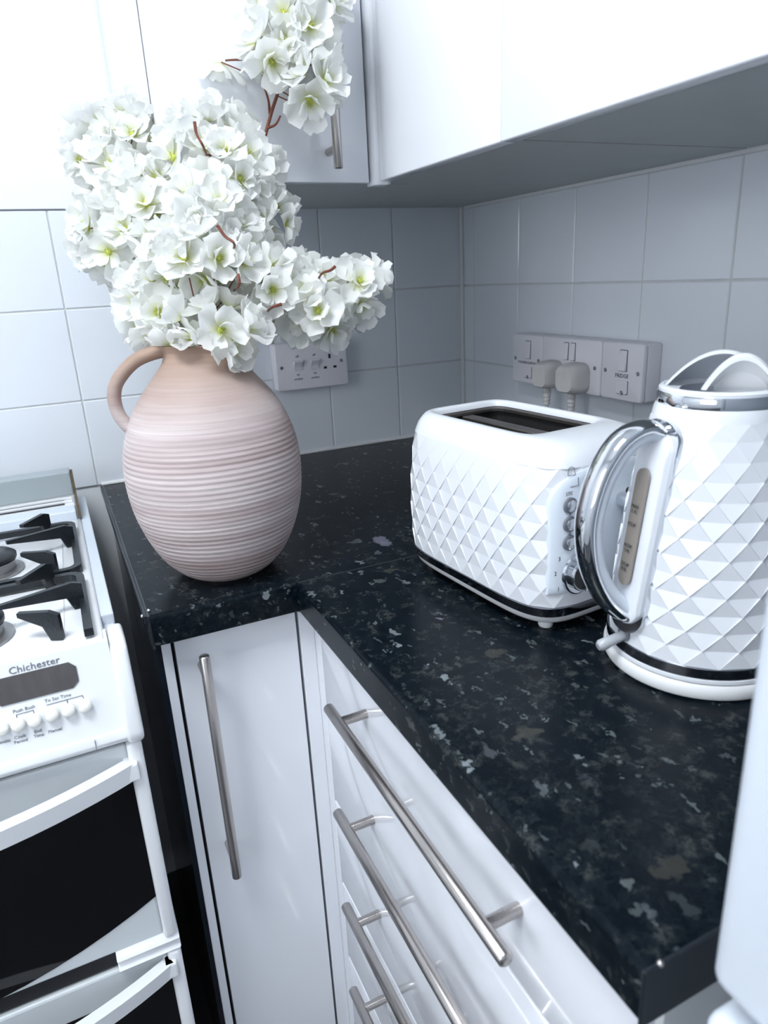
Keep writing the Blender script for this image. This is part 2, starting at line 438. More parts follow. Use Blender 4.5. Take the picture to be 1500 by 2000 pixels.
s = bmesh.new(); bmesh.ops.create_icosphere(s, subdivisions=2, radius=.002, matrix=Matrix.Translation((-.590, YR+.001, ZT)))
obj('screw', s, M_['steel'], e2, smooth=True)
obj('joint_strip', box(-.598, -.004, -.6016, -.5986, ZT-.004, ZT+.0001), M_['blackedge'], wt2, label='dark joint between the two worktops')

# ------------------------------------------------------------------ base units
def bar_handle(name, a, b, off, r, parent, mat, inset=.03, postr=None):
    """bar from a to b (points on the door surface), standing off by vector off"""
    a = Vector(a); b = Vector(b); off = Vector(off); d = (b-a).normalized()
    bm = bmesh.new()
    A = a+off; B = b+off
    pts = [A, A+d*.0012, B-d*.0012, B]
    tube(pts, [r*.82, r, r, r*.82], 20, bm)
    o = obj(name, bm, mat, parent, smooth=True, angle=50)
    for q in (a+d*inset, b-d*inset):
        obj('post', tube([q, q+off], (postr or r*.85), 14), mat, o, smooth=True, angle=50)
    return o
u = thing('base_unit', 'narrow white base unit with one tall handle between cooker and drawers', 'cabinet', (-.68, -.3, 0))
obj('body', box(-.757, -.6, -.556, -.03, .10, .861), M_['carcass'], u)
obj('end_panel', box(-.7635, -.7575, -.572, -.03, .0, .861), M_['blackpanel'], u, label='glossy black end panel facing the cooker')
obj('filler_strip', box(-.757, -.7465, -.575, -.556, .02, .8605, .0008, 1), M_['gloss'], u)
obj('shadow_gap', box(-.747, -.59, -.5563, -.554, .10, .86), M_['dark'], u)  # dark backing paints the shade in the gaps beside the door
d = obj('door', box(-.7425, -.5975, -.575, -.557, .12, .856, .0012, 2), M_['gloss'], u)
bar_handle('handle', (-.716, -.575, .842), (-.716, -.575, .524), (0, -.032, 0), .006, d, M_['steel'], .028)
obj('plinth', box(-.757, -.55, -.53, -.515, 0, .10), M_['carcass'], u)
cp = thing('corner_post', 'slim white corner post between narrow door and drawers', 'cabinet trim', (-.58, -.58, 0))
obj('front_strip', box(-.594, -.575, -.575, -.560, .02, .8605, .0008, 1), M_['gloss'], cp)
obj('side_strip', box(-.575, -.560, -.5945, -.561, .02, .8605, .0008, 1), M_['gloss'], cp)
u = thing('drawer_unit', 'white gloss drawer stack with long steel bar handles', 'cabinet', (-.3, -.86, 0))
obj('body', box(-.5565, -.03, -1.128, -.6, .12, .861), M_['carcass'], u)
obj('end_panel', box(-.574, -.03, -1.134, -1.1285, .0, .861), M_['carcass'], u)
obj('plinth', box(-.53, -.515, -1.128, -.6, 0, .12), M_['carcass'], u)
DH = .1405; ztop = .8585
for i in range(5):
    z1 = ztop-i*DH
    d = obj('drawer', box(-.575, -.557, -1.125, -.5965, z1-DH+.0016, z1-.0016, .0016, 2), M_['gloss'], u, smooth=True, angle=50)
    zc_ = z1-DH/2+.004
    bar_handle('handle', (-.575, -.700, zc_), (-.575, -1.034, zc_), (-.032, 0, 0), .006, d, M_['steel_y'], .030)

# ------------------------------------------------------------------ wall cupboards
ZC0 = 1.357; DC = .3615
u = thing('wall_cupboard', 'white wall cupboard with steel bar handle behind the tall blossom', 'cupboard', (-.5, -.17, ZC0))
obj('body', box(-.647, -.368, -.3385, -.002, ZC0+.003, 2.07), M_['gloss'], u)
obj('shadow_gap', box(-.6463, -.3675, -.3435, -.338, ZC0+.002, 2.07), M_['dark'], u)  # dark box paints the shadow line between door and carcass
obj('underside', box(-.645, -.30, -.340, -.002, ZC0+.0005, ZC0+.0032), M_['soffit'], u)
d = obj('door', box(-.6465, -.3700, -DC, -.3432, ZC0-.001, 2.07, .0015, 2), M_['gloss'], u, smooth=True, angle=50)
bar_handle('handle', (-.428, -DC, 1.369), (-.428, -DC, 1.56), (0, -.032, 0), .006, d, M_['steel'], .024)
u = thing('wall_cupboard', 'white corner wall cupboard with rounded post above the toaster', 'cupboard', (-.18, -.33, ZC0))
obj('body', box(-.342, -.002, -.664, -.343, ZC0+.003, 2.07), M_['carcass'], u)
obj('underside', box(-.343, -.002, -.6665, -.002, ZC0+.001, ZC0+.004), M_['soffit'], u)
post = [(-.3665, -.345), (-.3665, -.365), (-.3655, -.369), (-.363, -.3715), (-.359, -.3725), (-.355, -.3725), (-.350, -.378), (-.345, -.378), (-.345, -.345)]
obj('corner_post', prism(post, 'z', ZC0-.0045, 2.07, .0012, 2), M_['gloss'], u, smooth=True, angle=60)
obj('door', box(-DC, -.343, -.6625, -.3785, ZC0-.001, 2.07, .0022, 3), M_['gloss'], u, smooth=True, angle=50)
u = thing('wall_cupboard', 'white wall cupboard at the upper right, above the kettle', 'cupboard', (-.18, -.92, ZC0))
obj('body', box(-.340, -.002, -1.18, -.668, ZC0+.004, 2.07), M_['carcass'], u)
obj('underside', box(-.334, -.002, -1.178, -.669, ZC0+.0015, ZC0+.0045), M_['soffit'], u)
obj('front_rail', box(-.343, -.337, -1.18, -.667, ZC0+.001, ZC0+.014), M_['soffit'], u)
obj('door', box(-DC, -.343, -1.18, -.6640, ZC0-.001, 2.07, .0022, 3), M_['gloss'], u, smooth=True, angle=50)

# ------------------------------------------------------------------ fridge
fr = thing('fridge_freezer', 'tall white fridge freezer at the right edge beside the kettle', 'fridge', (-.3, -1.45, 0))
obj('body', box(-.555, -.02, -1.72, -1.178, .02, 1.75, .006, 2), M_['fridge'], fr)
obj('upper_door', box(-.602, -.556, -1.722, -1.174, .934, 1.752, .009, 4), M_['fridge'], fr, smooth=True, angle=60)
ld = obj('lower_door', box(-.602, -.556, -1.722, -1.174, .06, .916, .009, 4), M_['fridge'], fr, smooth=True, angle=60)
obj('grip', box(-.612, -.600, -1.715, -1.177, .885, .915, .006, 4), M_['plastic'], ld, smooth=True, angle=60)

# ------------------------------------------------------------------ cooker
HZ = .9
ck = thing('cooker', 'white freestanding gas cooker with two oven doors left of the worktop', 'cooker', (-1.05, -.33, 0))
CX0, CX1 = -1.298, -.799
obj('body', box(CX0, CX1-.002, -.60, -.04, .05, .884), M_['enamel'], ck)
hob = obj('hob_plate', box(CX0+.012, -.8125, -.627, -.184, .884, HZ, .004, 3), M_['enamel'], ck, smooth=True, angle=50)
obj('well_rim', sweep(spline([(-.842, -.27, HZ+.0003), (-.846, -.44, HZ+.0003), (-.85, -.60, HZ+.0003)], 6), [(0, -.001), (.0006, 0), (0, .001)], (0, 0, 1)), M_['enamel'], hob)
for xa in (CX0, -.8125):
    obj('side_trim', box(xa, xa+.0135, -.560, -.045, .878, .8965, .0015, 2), M_['ctrl'], ck)
# rear vent upstand
obj('rear_riser', box(CX0+.012, -.8175, -.184, -.150, .885, .913, .002, 2), M_['ctrl'], ck)
obj('vent_ledge', box(CX0+.012, -.8175, -.150, -.088, .885, .9125), M_['enamel'], ck)
for yy in (-.136, -.116):
    obj('vent_slot', box(CX0+.05, -.832, yy-.004, yy+.004, .9120, .9132), M_['black'], ck)
    obj('vent_lip', box(CX0+.02, -.819, yy+.005, yy+.009, .9120, .9165, .001, 1), M_['enamel'], ck)
obj('raised_lid', box(CX0+.005, -.8155, -.090, -.055, .914, .9535, .002, 2), M_['slab'], ck, label='grey metal slab at the back of the hob')
obj('hinge_bracket', prism([(-.184, .902), (-.172, .915), (-.100, .926), (-.088, .954), (-.076, .954), (-.076, .902)], 'x', -.8155, -.8115), M_['rust'], ck, label='rust-stained hinge side')
# burners
BK = [(-.929, -.362), (-.936, -.560)]
for (bx, by) in BK + [(-1.17, -.362), (-1.17, -.560)]:
    bu = obj('burner', lathe([(.040, HZ+.0005), (.040, HZ+.003), (.031, HZ+.004), (.030, HZ+.015), (.033, HZ+.016)], 36, (bx, by, 0)), M_['burner'], ck, smooth=True, angle=40)
    obj('burner_cap', lathe([(.031, HZ+.0155), (.034, HZ+.018), (.034, HZ+.022), (.029, HZ+.0255), (.0, HZ+.0265)], 36, (bx, by, 0), True, False), M_['iron'], bu, smooth=True, angle=40)
# pan supports rest on the hob
def pan_support(y0, y1, cx, label, open_front):
    t = thing('pan_support', label, 'pan support', (cx, (y0+y1)/2, HZ), 0, 'pan supports on the hob')
    xr = -.826; xl_ = 2*cx-xr
    r = .016; zb = HZ+.0075
    sec = [(.0042, -.0045), (.0042, .0045), (-.0042, .0045), (-.0042, -.0045)]
    pts = []
    if open_front: pts.append(Vector((xr, y0+.003, zb)))
    else:
        pts.append(Vector((cx, y0, zb)))
        pts += [Vector((xr-r+r*math.sin(a), y0+r-r*math.cos(a), zb)) for a in [PI/2*k/5 for k in range(6)]]
    pts += [Vector((xr-r+r*math.cos(a), y1-r+r*math.sin(a), zb)) for a in [PI/2*k/5 for k in range(6)]]
    pts += [Vector((xl_+r-r*math.sin(a), y1-r+r*math.cos(a), zb)) for a in [PI/2*k/5 for k in range(6)]]
    if open_front: pts.append(Vector((xl_, y0+.003, zb)))
    else:
        pts += [Vector((xl_+r-r*math.cos(a), y0+r-r*math.sin(a), zb)) for a in [PI/2*k/5 for k in range(6)]]
        pts.append(Vector((cx, y0, zb)))
    obj('frame', sweep(pts, sec, (0, 0, 1)), M_['iron'], t)
    cy = (y0+y1)/2
    def fin(p, q, w=.003):
        p = Vector(p); q = Vector(q); dr = (q-p); L_ = dr.length; dr.normalize(); s = Vector((-dr.y, dr.x, 0))*w
        prof = [(0, HZ+.001), (0, HZ+.0285), (.010, HZ+.0325), (L_, HZ+.0320), (L_, HZ+.0275), (.018, HZ+.0165), (.012, HZ+.001)]
        A = [p+dr*a+s+Vector((0, 0, z)) for a, z in prof]; B = [p+dr*a-s+Vector((0, 0, z)) for a, z in prof]
        obj('finger', loft([A, B]), M_['iron'], t)
    for m in (1, -1):
        X = lambda x: cx+m*(x-cx)
        fin((X(-.856), y1, 0), (X(-.889), y1-.046, 0))
        fin((X(xr), y1-.082, 0), (X(-.906), y1-.108, 0))
        fin((X(-.850), y0+.016, 0), (X(-.887), y0+.034, 0))
    return t
pan_support(-.433, -.232, BK[0][0], 'black cast pan support on the hob, the one nearer the tiled wall', False)
pan_support(-.622, -.450, BK[1][0], 'black cast pan support on the hob, the one nearer the control panel', True)

# control fascia: sloping panel
PT = (-.628, .8985); PB = (-.652, .806)
fas = obj('control_panel', prism([(-.60, .8985), PT, PB, (-.60, .806)], 'x', CX0+.012, -.8105), M_['enamel'], ck)
obj('lower_lip', prism([(-.60, .8065), (-.654, .8085), (-.657, .800), (-.655, .7945), (-.60, .7945)], 'x', CX0+.004, -.8095, .0012, 2), M_['enamel'], ck, smooth=True, angle=50)
obj('lip_seam', box(-.8405, -.8400, -.6573, -.655, .7945, .807), M_['greyprint'], ck)
for xa, xb in ((-.8105, -.7935), (CX0-.004, CX0+.012)):
    obj('corner_pillar', prism([(-.585, .8965), (-.622, .8965), (-.634, .890), (-.662, .806), (-.6605, .796), (-.654, .789), (-.585, .789)], 'x', xa, xb, .005, 4), M_['enamel'], ck, smooth=True, angle=60)
fn = Vector((0, PB[1]-PT[1], -(PB[0]-PT[0]))).normalized()      # outward normal of the panel
if fn.y > 0: fn = -fn
fu = Vector((0, PT[0]-PB[0], PT[1]-PB[1])).normalized(); fr_ = Vector((1, 0, 0))
FP = Vector((0, PT[0], PT[1]))
def on_panel(px, py, lift=.0004): return at_plane(px, py, FP, fn)+fn*lift
def panel_M(o): return Matrix(((1, fu.x, fn.x, o.x), (0, fu.y, fn.y, o.y), (0, fu.z, fn.z, o.z), (0, 0, 0, 1)))
pd = on_panel(151, 1315)
W = .076; H = .0265; cc = .006
oct_ = [(0, -H/2+cc), (0, H/2-cc), (-cc, H/2), (-W+cc, H/2), (-W, H/2-cc), (-W, -H/2+cc), (-W+cc, -H/2), (-cc, -H/2)]
obj('clock_display', prism(oct_, 'z', -.0005, .0008), M_['display'], fas, panel_M(pd), label='brown glass clock window')
tl = on_panel(67, 1300)
text_part('Chichester', .0098, M_['greyprint'], fas, tl, fr_, fu, sx=1.05)
for (px, py) in ((166, 1377), (134, 1385.5), (102, 1394), (68, 1405), (36, 1413.5), (4, 1422)):
    p = on_panel(px, py, 0)
    obj('push_button', lathe([(.0062, 0), (.0062, .006), (.0058, .0075), (.004, .0088), (0, .0092)], 24, (0, 0, 0), True, False), M_['button'], fas, panel_M(p), smooth=True, angle=50)
for s, px, py, sz in (('To Set Time', 113, 1363, .0048), ('Push Both', 47, 1385, .0048), ('End\nTime', 75, 1432, .0045), ('Cook\nPeriod', 40, 1443, .0045), ('Manual', 108, 1426, .0045), ('Minute', 6, 1449, .0045)):
    text_part(s, sz, M_['greyprint'], fas, on_panel(px, py), fr_, fu, depth=.0001)
def panel_line(pts):
    Q = [on_panel(*p, .0003) for p in pts]
    obj('printed_bracket', tube(Q, .00045, 6), M_['greyprint'], fas)
panel_line([(91, 1377), (161, 1358), (163, 1364)]); panel_line([(131, 1367), (132, 1373)])
panel_line([(33, 1402), (32, 1396), (65, 1387), (67, 1394)])
# ovens
def oven_door(z0, z1, name, zg_top, zg_r, zg_c, hz, hy=.050):
    dd = obj(name, box(CX0+.016, -.8125, -.645, -.602, z0, z1, .003, 2), M_['cream_enamel'], ck)
    cx = (CX0-.796)/2; hw = .243
    poly = [(cx-hw, zg_top), (cx+hw-.003, zg_top)]
    for k in range(17):
        t = 1-2*k/16
        poly.append((cx+t*(hw-.003), zg_c+(zg_r-zg_c)*t*t))
    obj('glass', prism(poly, 'y', -.6462, -.640), M_['ovenglass'], dd, label='black oven glass')
    for xa, xb in ((-.8130, -.7975), (CX0+.001, CX0+.0165)):
        obj('side_pillar', box(xa, xb, -.654, -.602, z0-.0, z1+.004, .005, 3), M_['enamel'], dd, smooth=True, angle=60)
    hwid = .236
    pts = []
    for k in range(25):
        t = -1+2*k/24
        pts.append((cx+t*hwid, -.652-hy*(1-abs(t)**2.2), hz))
    sec = [(.0105, -.007), (.0105, .007), (-.0085, .0085), (-.0105, .006), (-.0105, -.005)]
    h = sweep(pts, [(a, -c) for a, c in sec], (0, 0, 1))
    obj('handle', h, M_['enamel'], dd, smooth=True, angle=35)
    for sx in (-1, 1):
        obj('handle_foot', box(cx+sx*hwid-.008, cx+sx*hwid+.006, -.660, -.643, hz-.0105, hz+.0105, .002, 2), M_['enamel'], dd)
    return dd
obj('vent_gap', box(CX0+.01, -.806, -.640, -.60, .785, .7955), M_['black'], ck)
dd = oven_door(.522, .785, 'grill_door', .738, .583, .520, .758)
obj('mid_gap', box(CX0+.01, -.803, -.640, -.60, .499, .522), M_['black'], ck)
for sx in (0, 1):
    xa, xb = ((-.866, -.7965), (CX0, CX0+.07))[sx]
    obj('door_bracket', prism([(-.60, .523), (-.646, .523), (-.655, .517), (-.648, .512), (-.648, .507), (-.655, .503), (-.646, .498), (-.60, .498)], 'x', xa, xb, .0015, 2), M_['enamel'], ck, smooth=True, angle=40)
oven_door(.09, .496, 'oven_door', .452, .20, .17, .478)

# ------------------------------------------------------------------ sockets on the right wall
def wallM(y, z): # local x -> -y (viewer's right), local y -> up, local z -> out of wall (-x)
    return Matrix(((0, 0, -1, 0), (-1, 0, 0, y), (0, 1, 0, z), (0, 0, 0, 1)))
def backM(x, z): # local x -> +x, y -> up, z -> -y
    return Matrix(((1, 0, 0, x), (0, 0, -1, 0), (0, 1, 0, z), (0, 0, 0, 1)))
def plate(name, label, cat, M, w, h, depth, group=None):
    t = bpy.data.objects.new(name, None); COL.objects.link(t); t.empty_display_size = .02
    t.matrix_basis = M; WM[t.name] = M; tag(t, label, cat, group)
    obj('back_box', prism(rrect(w, h, .004, 3), 'z', .0005, depth-.009, .0015, 2), M_['socket'], t, M, smooth=True, angle=40)
    f = obj('face_plate', prism(rrect(w, h, .005, 4), 'z', depth-.0085, depth, .0025, 3), M_['socket'], t, M, smooth=True, angle=40)
    return t, f
def local(M, x, y, z): return M @ Matrix.Translation((x, y, z))
def screw(f, M, x, y, z):
    s = obj('screw', lathe([(.0032, -.001), (.0032, .0003), (.0026, .0008)], 16), M_['greyprint'], f, local(M, x, y, z), smooth=True, angle=40)
    obj('slot', box(-.0026, .0026, -.0005, .0005, .0006, .001), M_['chrome'], s, local(M, x, y, z) @ Matrix.Rotation(.7, 4, 'Z'))
def rocker(f, M, x, y, z, w=.012, h=.027, down=True):
    obj('switch_surround', prism(rrect(w+.0022, h+.0022, .001, 2), 'z', -.0005, .0003), M_['greyprint'], f, local(M, x, y, z))
    a, c = (.0045, .0012) if down else (.0012, .0045)
    bm = bmesh.new()
    A = [(-w/2, -h/2, 0), (w/2, -h/2, 0), (w/2, h/2, 0), (-w/2, h/2, 0)]
    B = [(-w/2, -h/2, a), (w/2, -h/2, a), (w/2, h/2, c), (-w/2, h/2, c)]
    loft([A, B], bm=bm); bmesh.ops.bevel(bm, geom=bm.edges[:], offset=.0006, segments=1, affect='EDGES')
    return obj('rocker', bm, M_['socket'], f, local(M, x, y, z))
XD = .036; zc_ = 1.079
def txt(s, size, f, M, x, y, z): 
    o = M @ Vector((x, y, z+.0003)); r = (M.to_3x3() @ Vector((1, 0, 0))); up = (M.to_3x3() @ Vector((0, 1, 0)))
    text_part(s, size, M_['black'], f, o, r, up, depth=.0001)
def fuse_spur(M, label, word, size):
    t, f = plate('fused_switch', label, 'switch', M, .0865, .0865, XD)
    rocker(f, M, .004, .017, XD, .014, .030)
    screw(f, M, -.034, .0, XD); screw(f, M, .034, .0, XD)
    txt(word, size, f, M, .002, -.006, XD)
    obj('fuse_carrier_rim', prism(rrect(.024, .021, .002, 3), 'z', -.0004, .00025), M_['greyprint'], f, local(M, .004, -.023, XD))
    obj('fuse_carrier', prism(rrect(.023, .020, .002, 3), 'z', -.0004, .0012), M_['socket'], f, local(M, .0035, -.0225, XD))
    screw(f, M, .004, -.031, XD+.001)
    return t
fuse_spur(wallM(-.275, zc_), 'white fused switch at the left end, marked for cooker ignition', 'COOKER IGNITION', .0062)
M = wallM(-.3925, zc_)
t, f = plate('double_socket', 'white double wall socket with two plugs pushed in', 'socket', M, .1465, .0865, XD)
rocker(f, M, -.0095, .022, XD, .010, .027); rocker(f, M, .0075, .022, XD, .010, .027)
screw(f, M, -.060, 0, XD); screw(f, M, .060, 0, XD)
for sx in (-.036, .036): 
    for (dx, dy, w, h) in ((0, .002, .004, .008), (-.011, -.020, .0065, .004), (.011, -.020, .0065, .004)):
        obj('pin_hole', prism(rrect(w, h, .0004, 1), 'z', -.0004, .0002), M_['black'], f, local(M, sx+dx, dy-.002, XD))
fuse_spur(wallM(-.5105, zc_), 'white fused switch at the right end, marked FRIDGE', 'FRIDGE', .0085)
def plug(M, x, y, label, w, h, dep, cable):
    t = bpy.data.objects.new('mains_plug', None); COL.objects.link(t); t.empty_display_size = .02
    Mt = local(M, x, y, XD+.0002); t.matrix_basis = Mt; WM[t.name] = Mt; tag(t, label, 'plug', 'plugs in the double socket')
    rings = []
    for (z, s) in ((0, .97), (.003, 1.0), (dep*.55, .97), (dep*.85, .90), (dep, .78)):
        rings.append([(px*s, py*s, z) for px, py in rrect(w, h, w*.30, 6)])
    bm = loft(rings); bmesh.ops.bevel(bm, geom=[e for e in bm.edges if e.calc_face_angle(0) > .7], offset=.0015, segments=2, affect='EDGES')
    bd = obj('plug_body', bm, M_['plug'], t, Mt, smooth=True, angle=50)
    obj('embossed_line', prism(rrect(w*.5, .0015, .0005, 2), 'z', dep-.0004, dep+.0004), M_['plug'], bd, Mt @ Matrix.Translation((0, -h*.08, 0)))
    zc2 = dep*.45
    pts = [(0, -h*.46, zc2), (0, -h/2-.004, zc2), (0, -h/2-.008, zc2), (0, -h/2-.012, zc2), (0, -h/2-.016, zc2), (0, -h/2-.021, zc2), (0, -h/2-.030, zc2)]
    g = obj('cable_grip', tube(pts[:2]+[(0, -h/2-.028, zc2)], [.0068, .0066, .0048], 14), M_['plug'], t, Mt, smooth=True, angle=50)
    for k in range(4):
        obj('grip_ring', lathe([(.0058, 0), (.0072-.0004*k, .001), (.0072-.0004*k, .0028), (.0058, .004)], 14), M_['plug'], g, Mt @ Matrix.Translation((0, -h/2-.004-.0065*k, zc2)) @ Matrix.Rotation(PI/2, 4, 'X'), smooth=True, angle=50)
    obj('cable', tube(spline([Vector((0, -h/2-.026, zc2))]+[Vector(c) for c in cable], 8), .0034, 10), M_['plug'], t, Mt, smooth=True)
plug(M, -.038, -.018, 'smaller grey-white mains plug with ribbed cable, left in the socket', .044, .047, .034, [(.001, -.075, .018), (-.008, -.100, .014), (-.02, -.1155, .016)])
plug(M, .026, -.018, 'larger squarer mains plug, right one in the double socket', .050, .050, .034, [(0, -.075, .016), (.0, -.100, .016), (.004, -.1155, .03)])

# switch and socket plate on the back wall
M = backM(-.3575, 1.078)
DB = .030
t, f = plate('cooker_switch', 'white cooker switch plate with socket behind vase', 'switch', M, .1465, .0885, DB)
for x in (-.030, .004):
    obj('switch_recess', prism(rrect(.0185, .020, .001, 2), 'z', -.0004, .0003), M_['plug'], f, local(M, x, .002, DB))
    rk = obj('rocker', prism([(-.010, 0), (.0085, 0), (.0105, .008), (.0075, .0095), (-.002, .003), (-.010, .0016)], 'x', -.0085, .0085, .0005, 1), M_['socket'], f, local(M, x, .002, DB))
    txt('off', .0062, f, M, x, .019, DB); txt('on', .0062, f, M, x, -.015, DB)
txt('cooker', .0062, f, M, -.030, -.0235, DB); txt('socket', .0062, f, M, .004, -.0235, DB)
for (x, y, w, h) in ((.036, .014, .0045, .0085), (.026, -.007, .0065, .0045), (.046, -.007, .0065, .0045)):
    obj('pin_hole', prism(rrect(w, h, .0004, 1), 'z', -.0004, .0003), M_['black'], f, local(M, x, y, DB))
screw(f, M, -.062, .0, DB); screw(f, M, .060, .0035, DB)

# ------------------------------------------------------------------ diamond relief shells
def diamond_shell(point, rows_v, ncol, amp):
    """point(t, v)->(pos, normal); t in [0,1) around; rows staggered; creases pushed in by amp(t,v)"""
    bm = bmesh.new(); R = []
    for k, v in enumerate(rows_v):
        ring = []
        for j in range(ncol):
            t0 = (j+.5*(k % 2))/ncol
            for m, dt in enumerate((0, .005, .995)):
                t = (t0+dt/ncol) % 1.0
                p, n = point(t, v)
                if m: p = p-n*amp(t, v)
                ring.append(bm.verts.new(p))
        R.append(ring)
    n3 = 3*ncol
    for k in range(len(rows_v)-1):
        A, B = R[k], R[k+1]
        for j in range(ncol):
            # apex on B above base segment j of A
            jb = j if k % 2 == 0 else (j+1) % ncol
            ap = B[3*jb]
            s = [A[3*j], A[3*j+1], A[3*j+2], A[(3*j+3) % n3]]
            for q in range(3): bm.faces.new((s[q], s[q+1], ap))
            # apex on A below base segment j of B
            ja = (j+1) % ncol if k % 2 == 0 else j
            ap = A[3*ja]
            s = [B[3*j], B[3*j+1], B[3*j+2], B[(3*j+3) % n3]]
            for q in range(3): bm.faces.new((s[q+1], s[q], ap))
    return bm, R

# ------------------------------------------------------------------ toaster
TM_loc = (-.375, -.726, ZT+.0004)
to = thing('toaster', 'white two-slot toaster with diamond relief and dark metal band', 'toaster', TM_loc, math.radians(5))
TM = WM[to.name]
def sup_ring(bx, ay, n, N=240):
    raw = []
    for i in range(N*8):
        a = 2*PI*i/(N*8)
        c, s = math.cos(a), math.sin(a)
        raw.append(Vector((bx*math.copysign(abs(c)**(2/n), c), ay*math.copysign(abs(s)**(2/n), s))))
    L = [0]
    for i in range(len(raw)): L.append(L[-1]+(raw[(i+1) % len(raw)]-raw[i]).length)
    tot = L[-1]; out = []; k = 0
    for i in range(N):
        d = tot*i/N
        while L[k+1] < d: k += 1
        f = (d-L[k])/max(1e-9, L[k+1]-L[k]); out.append(raw[k].lerp(raw[(k+1) % len(raw)], f))
    return out
TP = [(.029, .0815, .1238), (.045, .0832, .1255), (.075, .0840, .1262), (.105, .0832, .1262), (.130, .0812, .1258), (.150, .0780, .1250), (.164, .0745, .1238)]
def tprof(z):
    for (z0, b0, a0), (z1, b1, a1) in zip(TP[:-1], TP[1:]):
        if z <= z1 or z1 == TP[-1][0]:
            f = (z-z0)/(z1-z0); return b0+(b1-b0)*f, a0+(a1-a0)*f
unit_cache = {}
def tpoint(t, z):
    b_, a_ = tprof(z)
    k = round(z, 5)
    if k not in unit_cache: unit_cache[k] = sup_ring(b_, a_, 5.2, 480)
    r = unit_cache[k]; f = t*480; i = int(f) % 480; p = r[i].lerp(r[(i+1) % 480], f-int(f))
    q = r[(i+3) % 480]-r[(i-3) % 480]
    n = Vector((q.y, -q.x, 0)).normalized()
    return Vector((p.x, p.y, z)), n
NR = 9
rv = [.029+(.164-.029)*k/(NR-1) for k in range(NR)]
def tamp(t, z):
    p, n = tpoint(t, z)
    if p.y < 0 and abs(p.x) < .074 and n.y < -.40: return 0
    fz = 1.0
    if z > .115: fz = max(0, 1-(z-.115)/.045)
    if z < .032: fz = .0
    return .0014*fz
bm, R = diamond_shell(tpoint, rv, 30, tamp)
obj('body', bm, M_['plastic'], to, TM, smooth=False)
# smooth crown with slot opening
rings = []
NS = 120
SL = (.0, .020)      # slot centre offset towards the far end
def shift(r, z, dy=0): return [(p.x, p.y+dy, z) for p in r]
for (z, b_, a_, nn, dy) in ((.164, .0745, .1238, 5.2, 0), (.170, .0725, .1222, 5.2, 0), (.1755, .0698, .1195, 5.2, .001), (.1805, .0662, .1150, 5.4, .002), (.1845, .0612, .1080, 6, .005), (.1862, .0565, .0975, 7, .011), (.1860, .0528, .0880, 8, .016), (.1840, .0508, .0830, 9, .018), (.1795, .0503, .0822, 9, .018)):
    rings.append(shift(sup_ring(b_, a_, nn, NS), z, dy))
obj('crown', loft(rings, True, False, False), M_['plastic'], to, TM, smooth=True, angle=60)
rings = [shift(sup_ring(.0504, .0823, 9, NS), .1798, .018), shift(sup_ring(.0498, .0817, 9, NS), .07, .018)]
obj('slot_liner', loft(rings, True, False, True), M_['dark'], to, TM)
r0 = [(p.x, p.y+.018, .1790) for p in sup_ring(.0499, .0818, 9, 64)]; r1 = [(p.x, p.y+.018, .1775) for p in sup_ring(.0460, .0785, 9, 64)]
r2 = [(x, y, .1745) for x, y, z in r1]
obj('slot_rim', loft([r0, r1, r2], True, False, False), M_['slotmetal'], to, TM)
obj('divider', box(-.0080, .0080, -.060, .096, .160, .1745, .001, 1), M_['slotmetal'], to, TM, label='metal bar between the bread slots')
for sx in (-1, 1):
    for off in (.014, .040):
        obj('guide_wire', tube([(sx*off, -.058, .160), (sx*off, .094, .160)], .0012, 6), M_['slotmetal'], to, TM)
        for k in range(6):
            yy = -.04+.025*k
            obj('guide_wire', tube([(sx*off, yy, .161), (sx*off, yy, .10)], .0008, 5), M_['slotmetal'], to, TM)
    obj('bread_lift', box(sx*.025-.006, sx*.025+.006, -.05, .09, .125, .127), M_['slotmetal'], to, TM)
# base band
def band(z0, z1, b0, a0, b1, a1, nn=5.2):
    return loft([shift(sup_ring(b0, a0, nn, 120), z0), shift(sup_ring(b1, a1, nn, 120), z1)], True, True, True)
obj('metal_band', loft([shift(sup_ring(.0770, .1190, 5.2, 120), .0178), shift(sup_ring(.0812, .1232, 5.2, 120), .0190), shift(sup_ring(.0822, .1244, 5.2, 120), .0282), shift(sup_ring(.0800, .1220, 5.2, 120), .0292)]), M_['dark_chrome'], to, TM, smooth=True, angle=50, label='dark polished band')
obj('base', loft([shift(sup_ring(.066, .108, 4.6, 120), .0065), shift(sup_ring(.073, .115, 4.8, 120), .0078), shift(sup_ring(.0785, .1205, 5, 120), .0125), shift(sup_ring(.0800, .1220, 5.2, 120), .0182)]), M_['plastic_base'], to, TM, smooth=True, angle=50)
for sx in (-1, 1):
    for sy in (-1, 1):
        obj('foot', lathe([(.0065, 0), (.0075, .002), (.0075, .0075)], 20, (sx*.052, sy*.098, 0)), M_['plastic_base'], to, TM, smooth=True, angle=50)
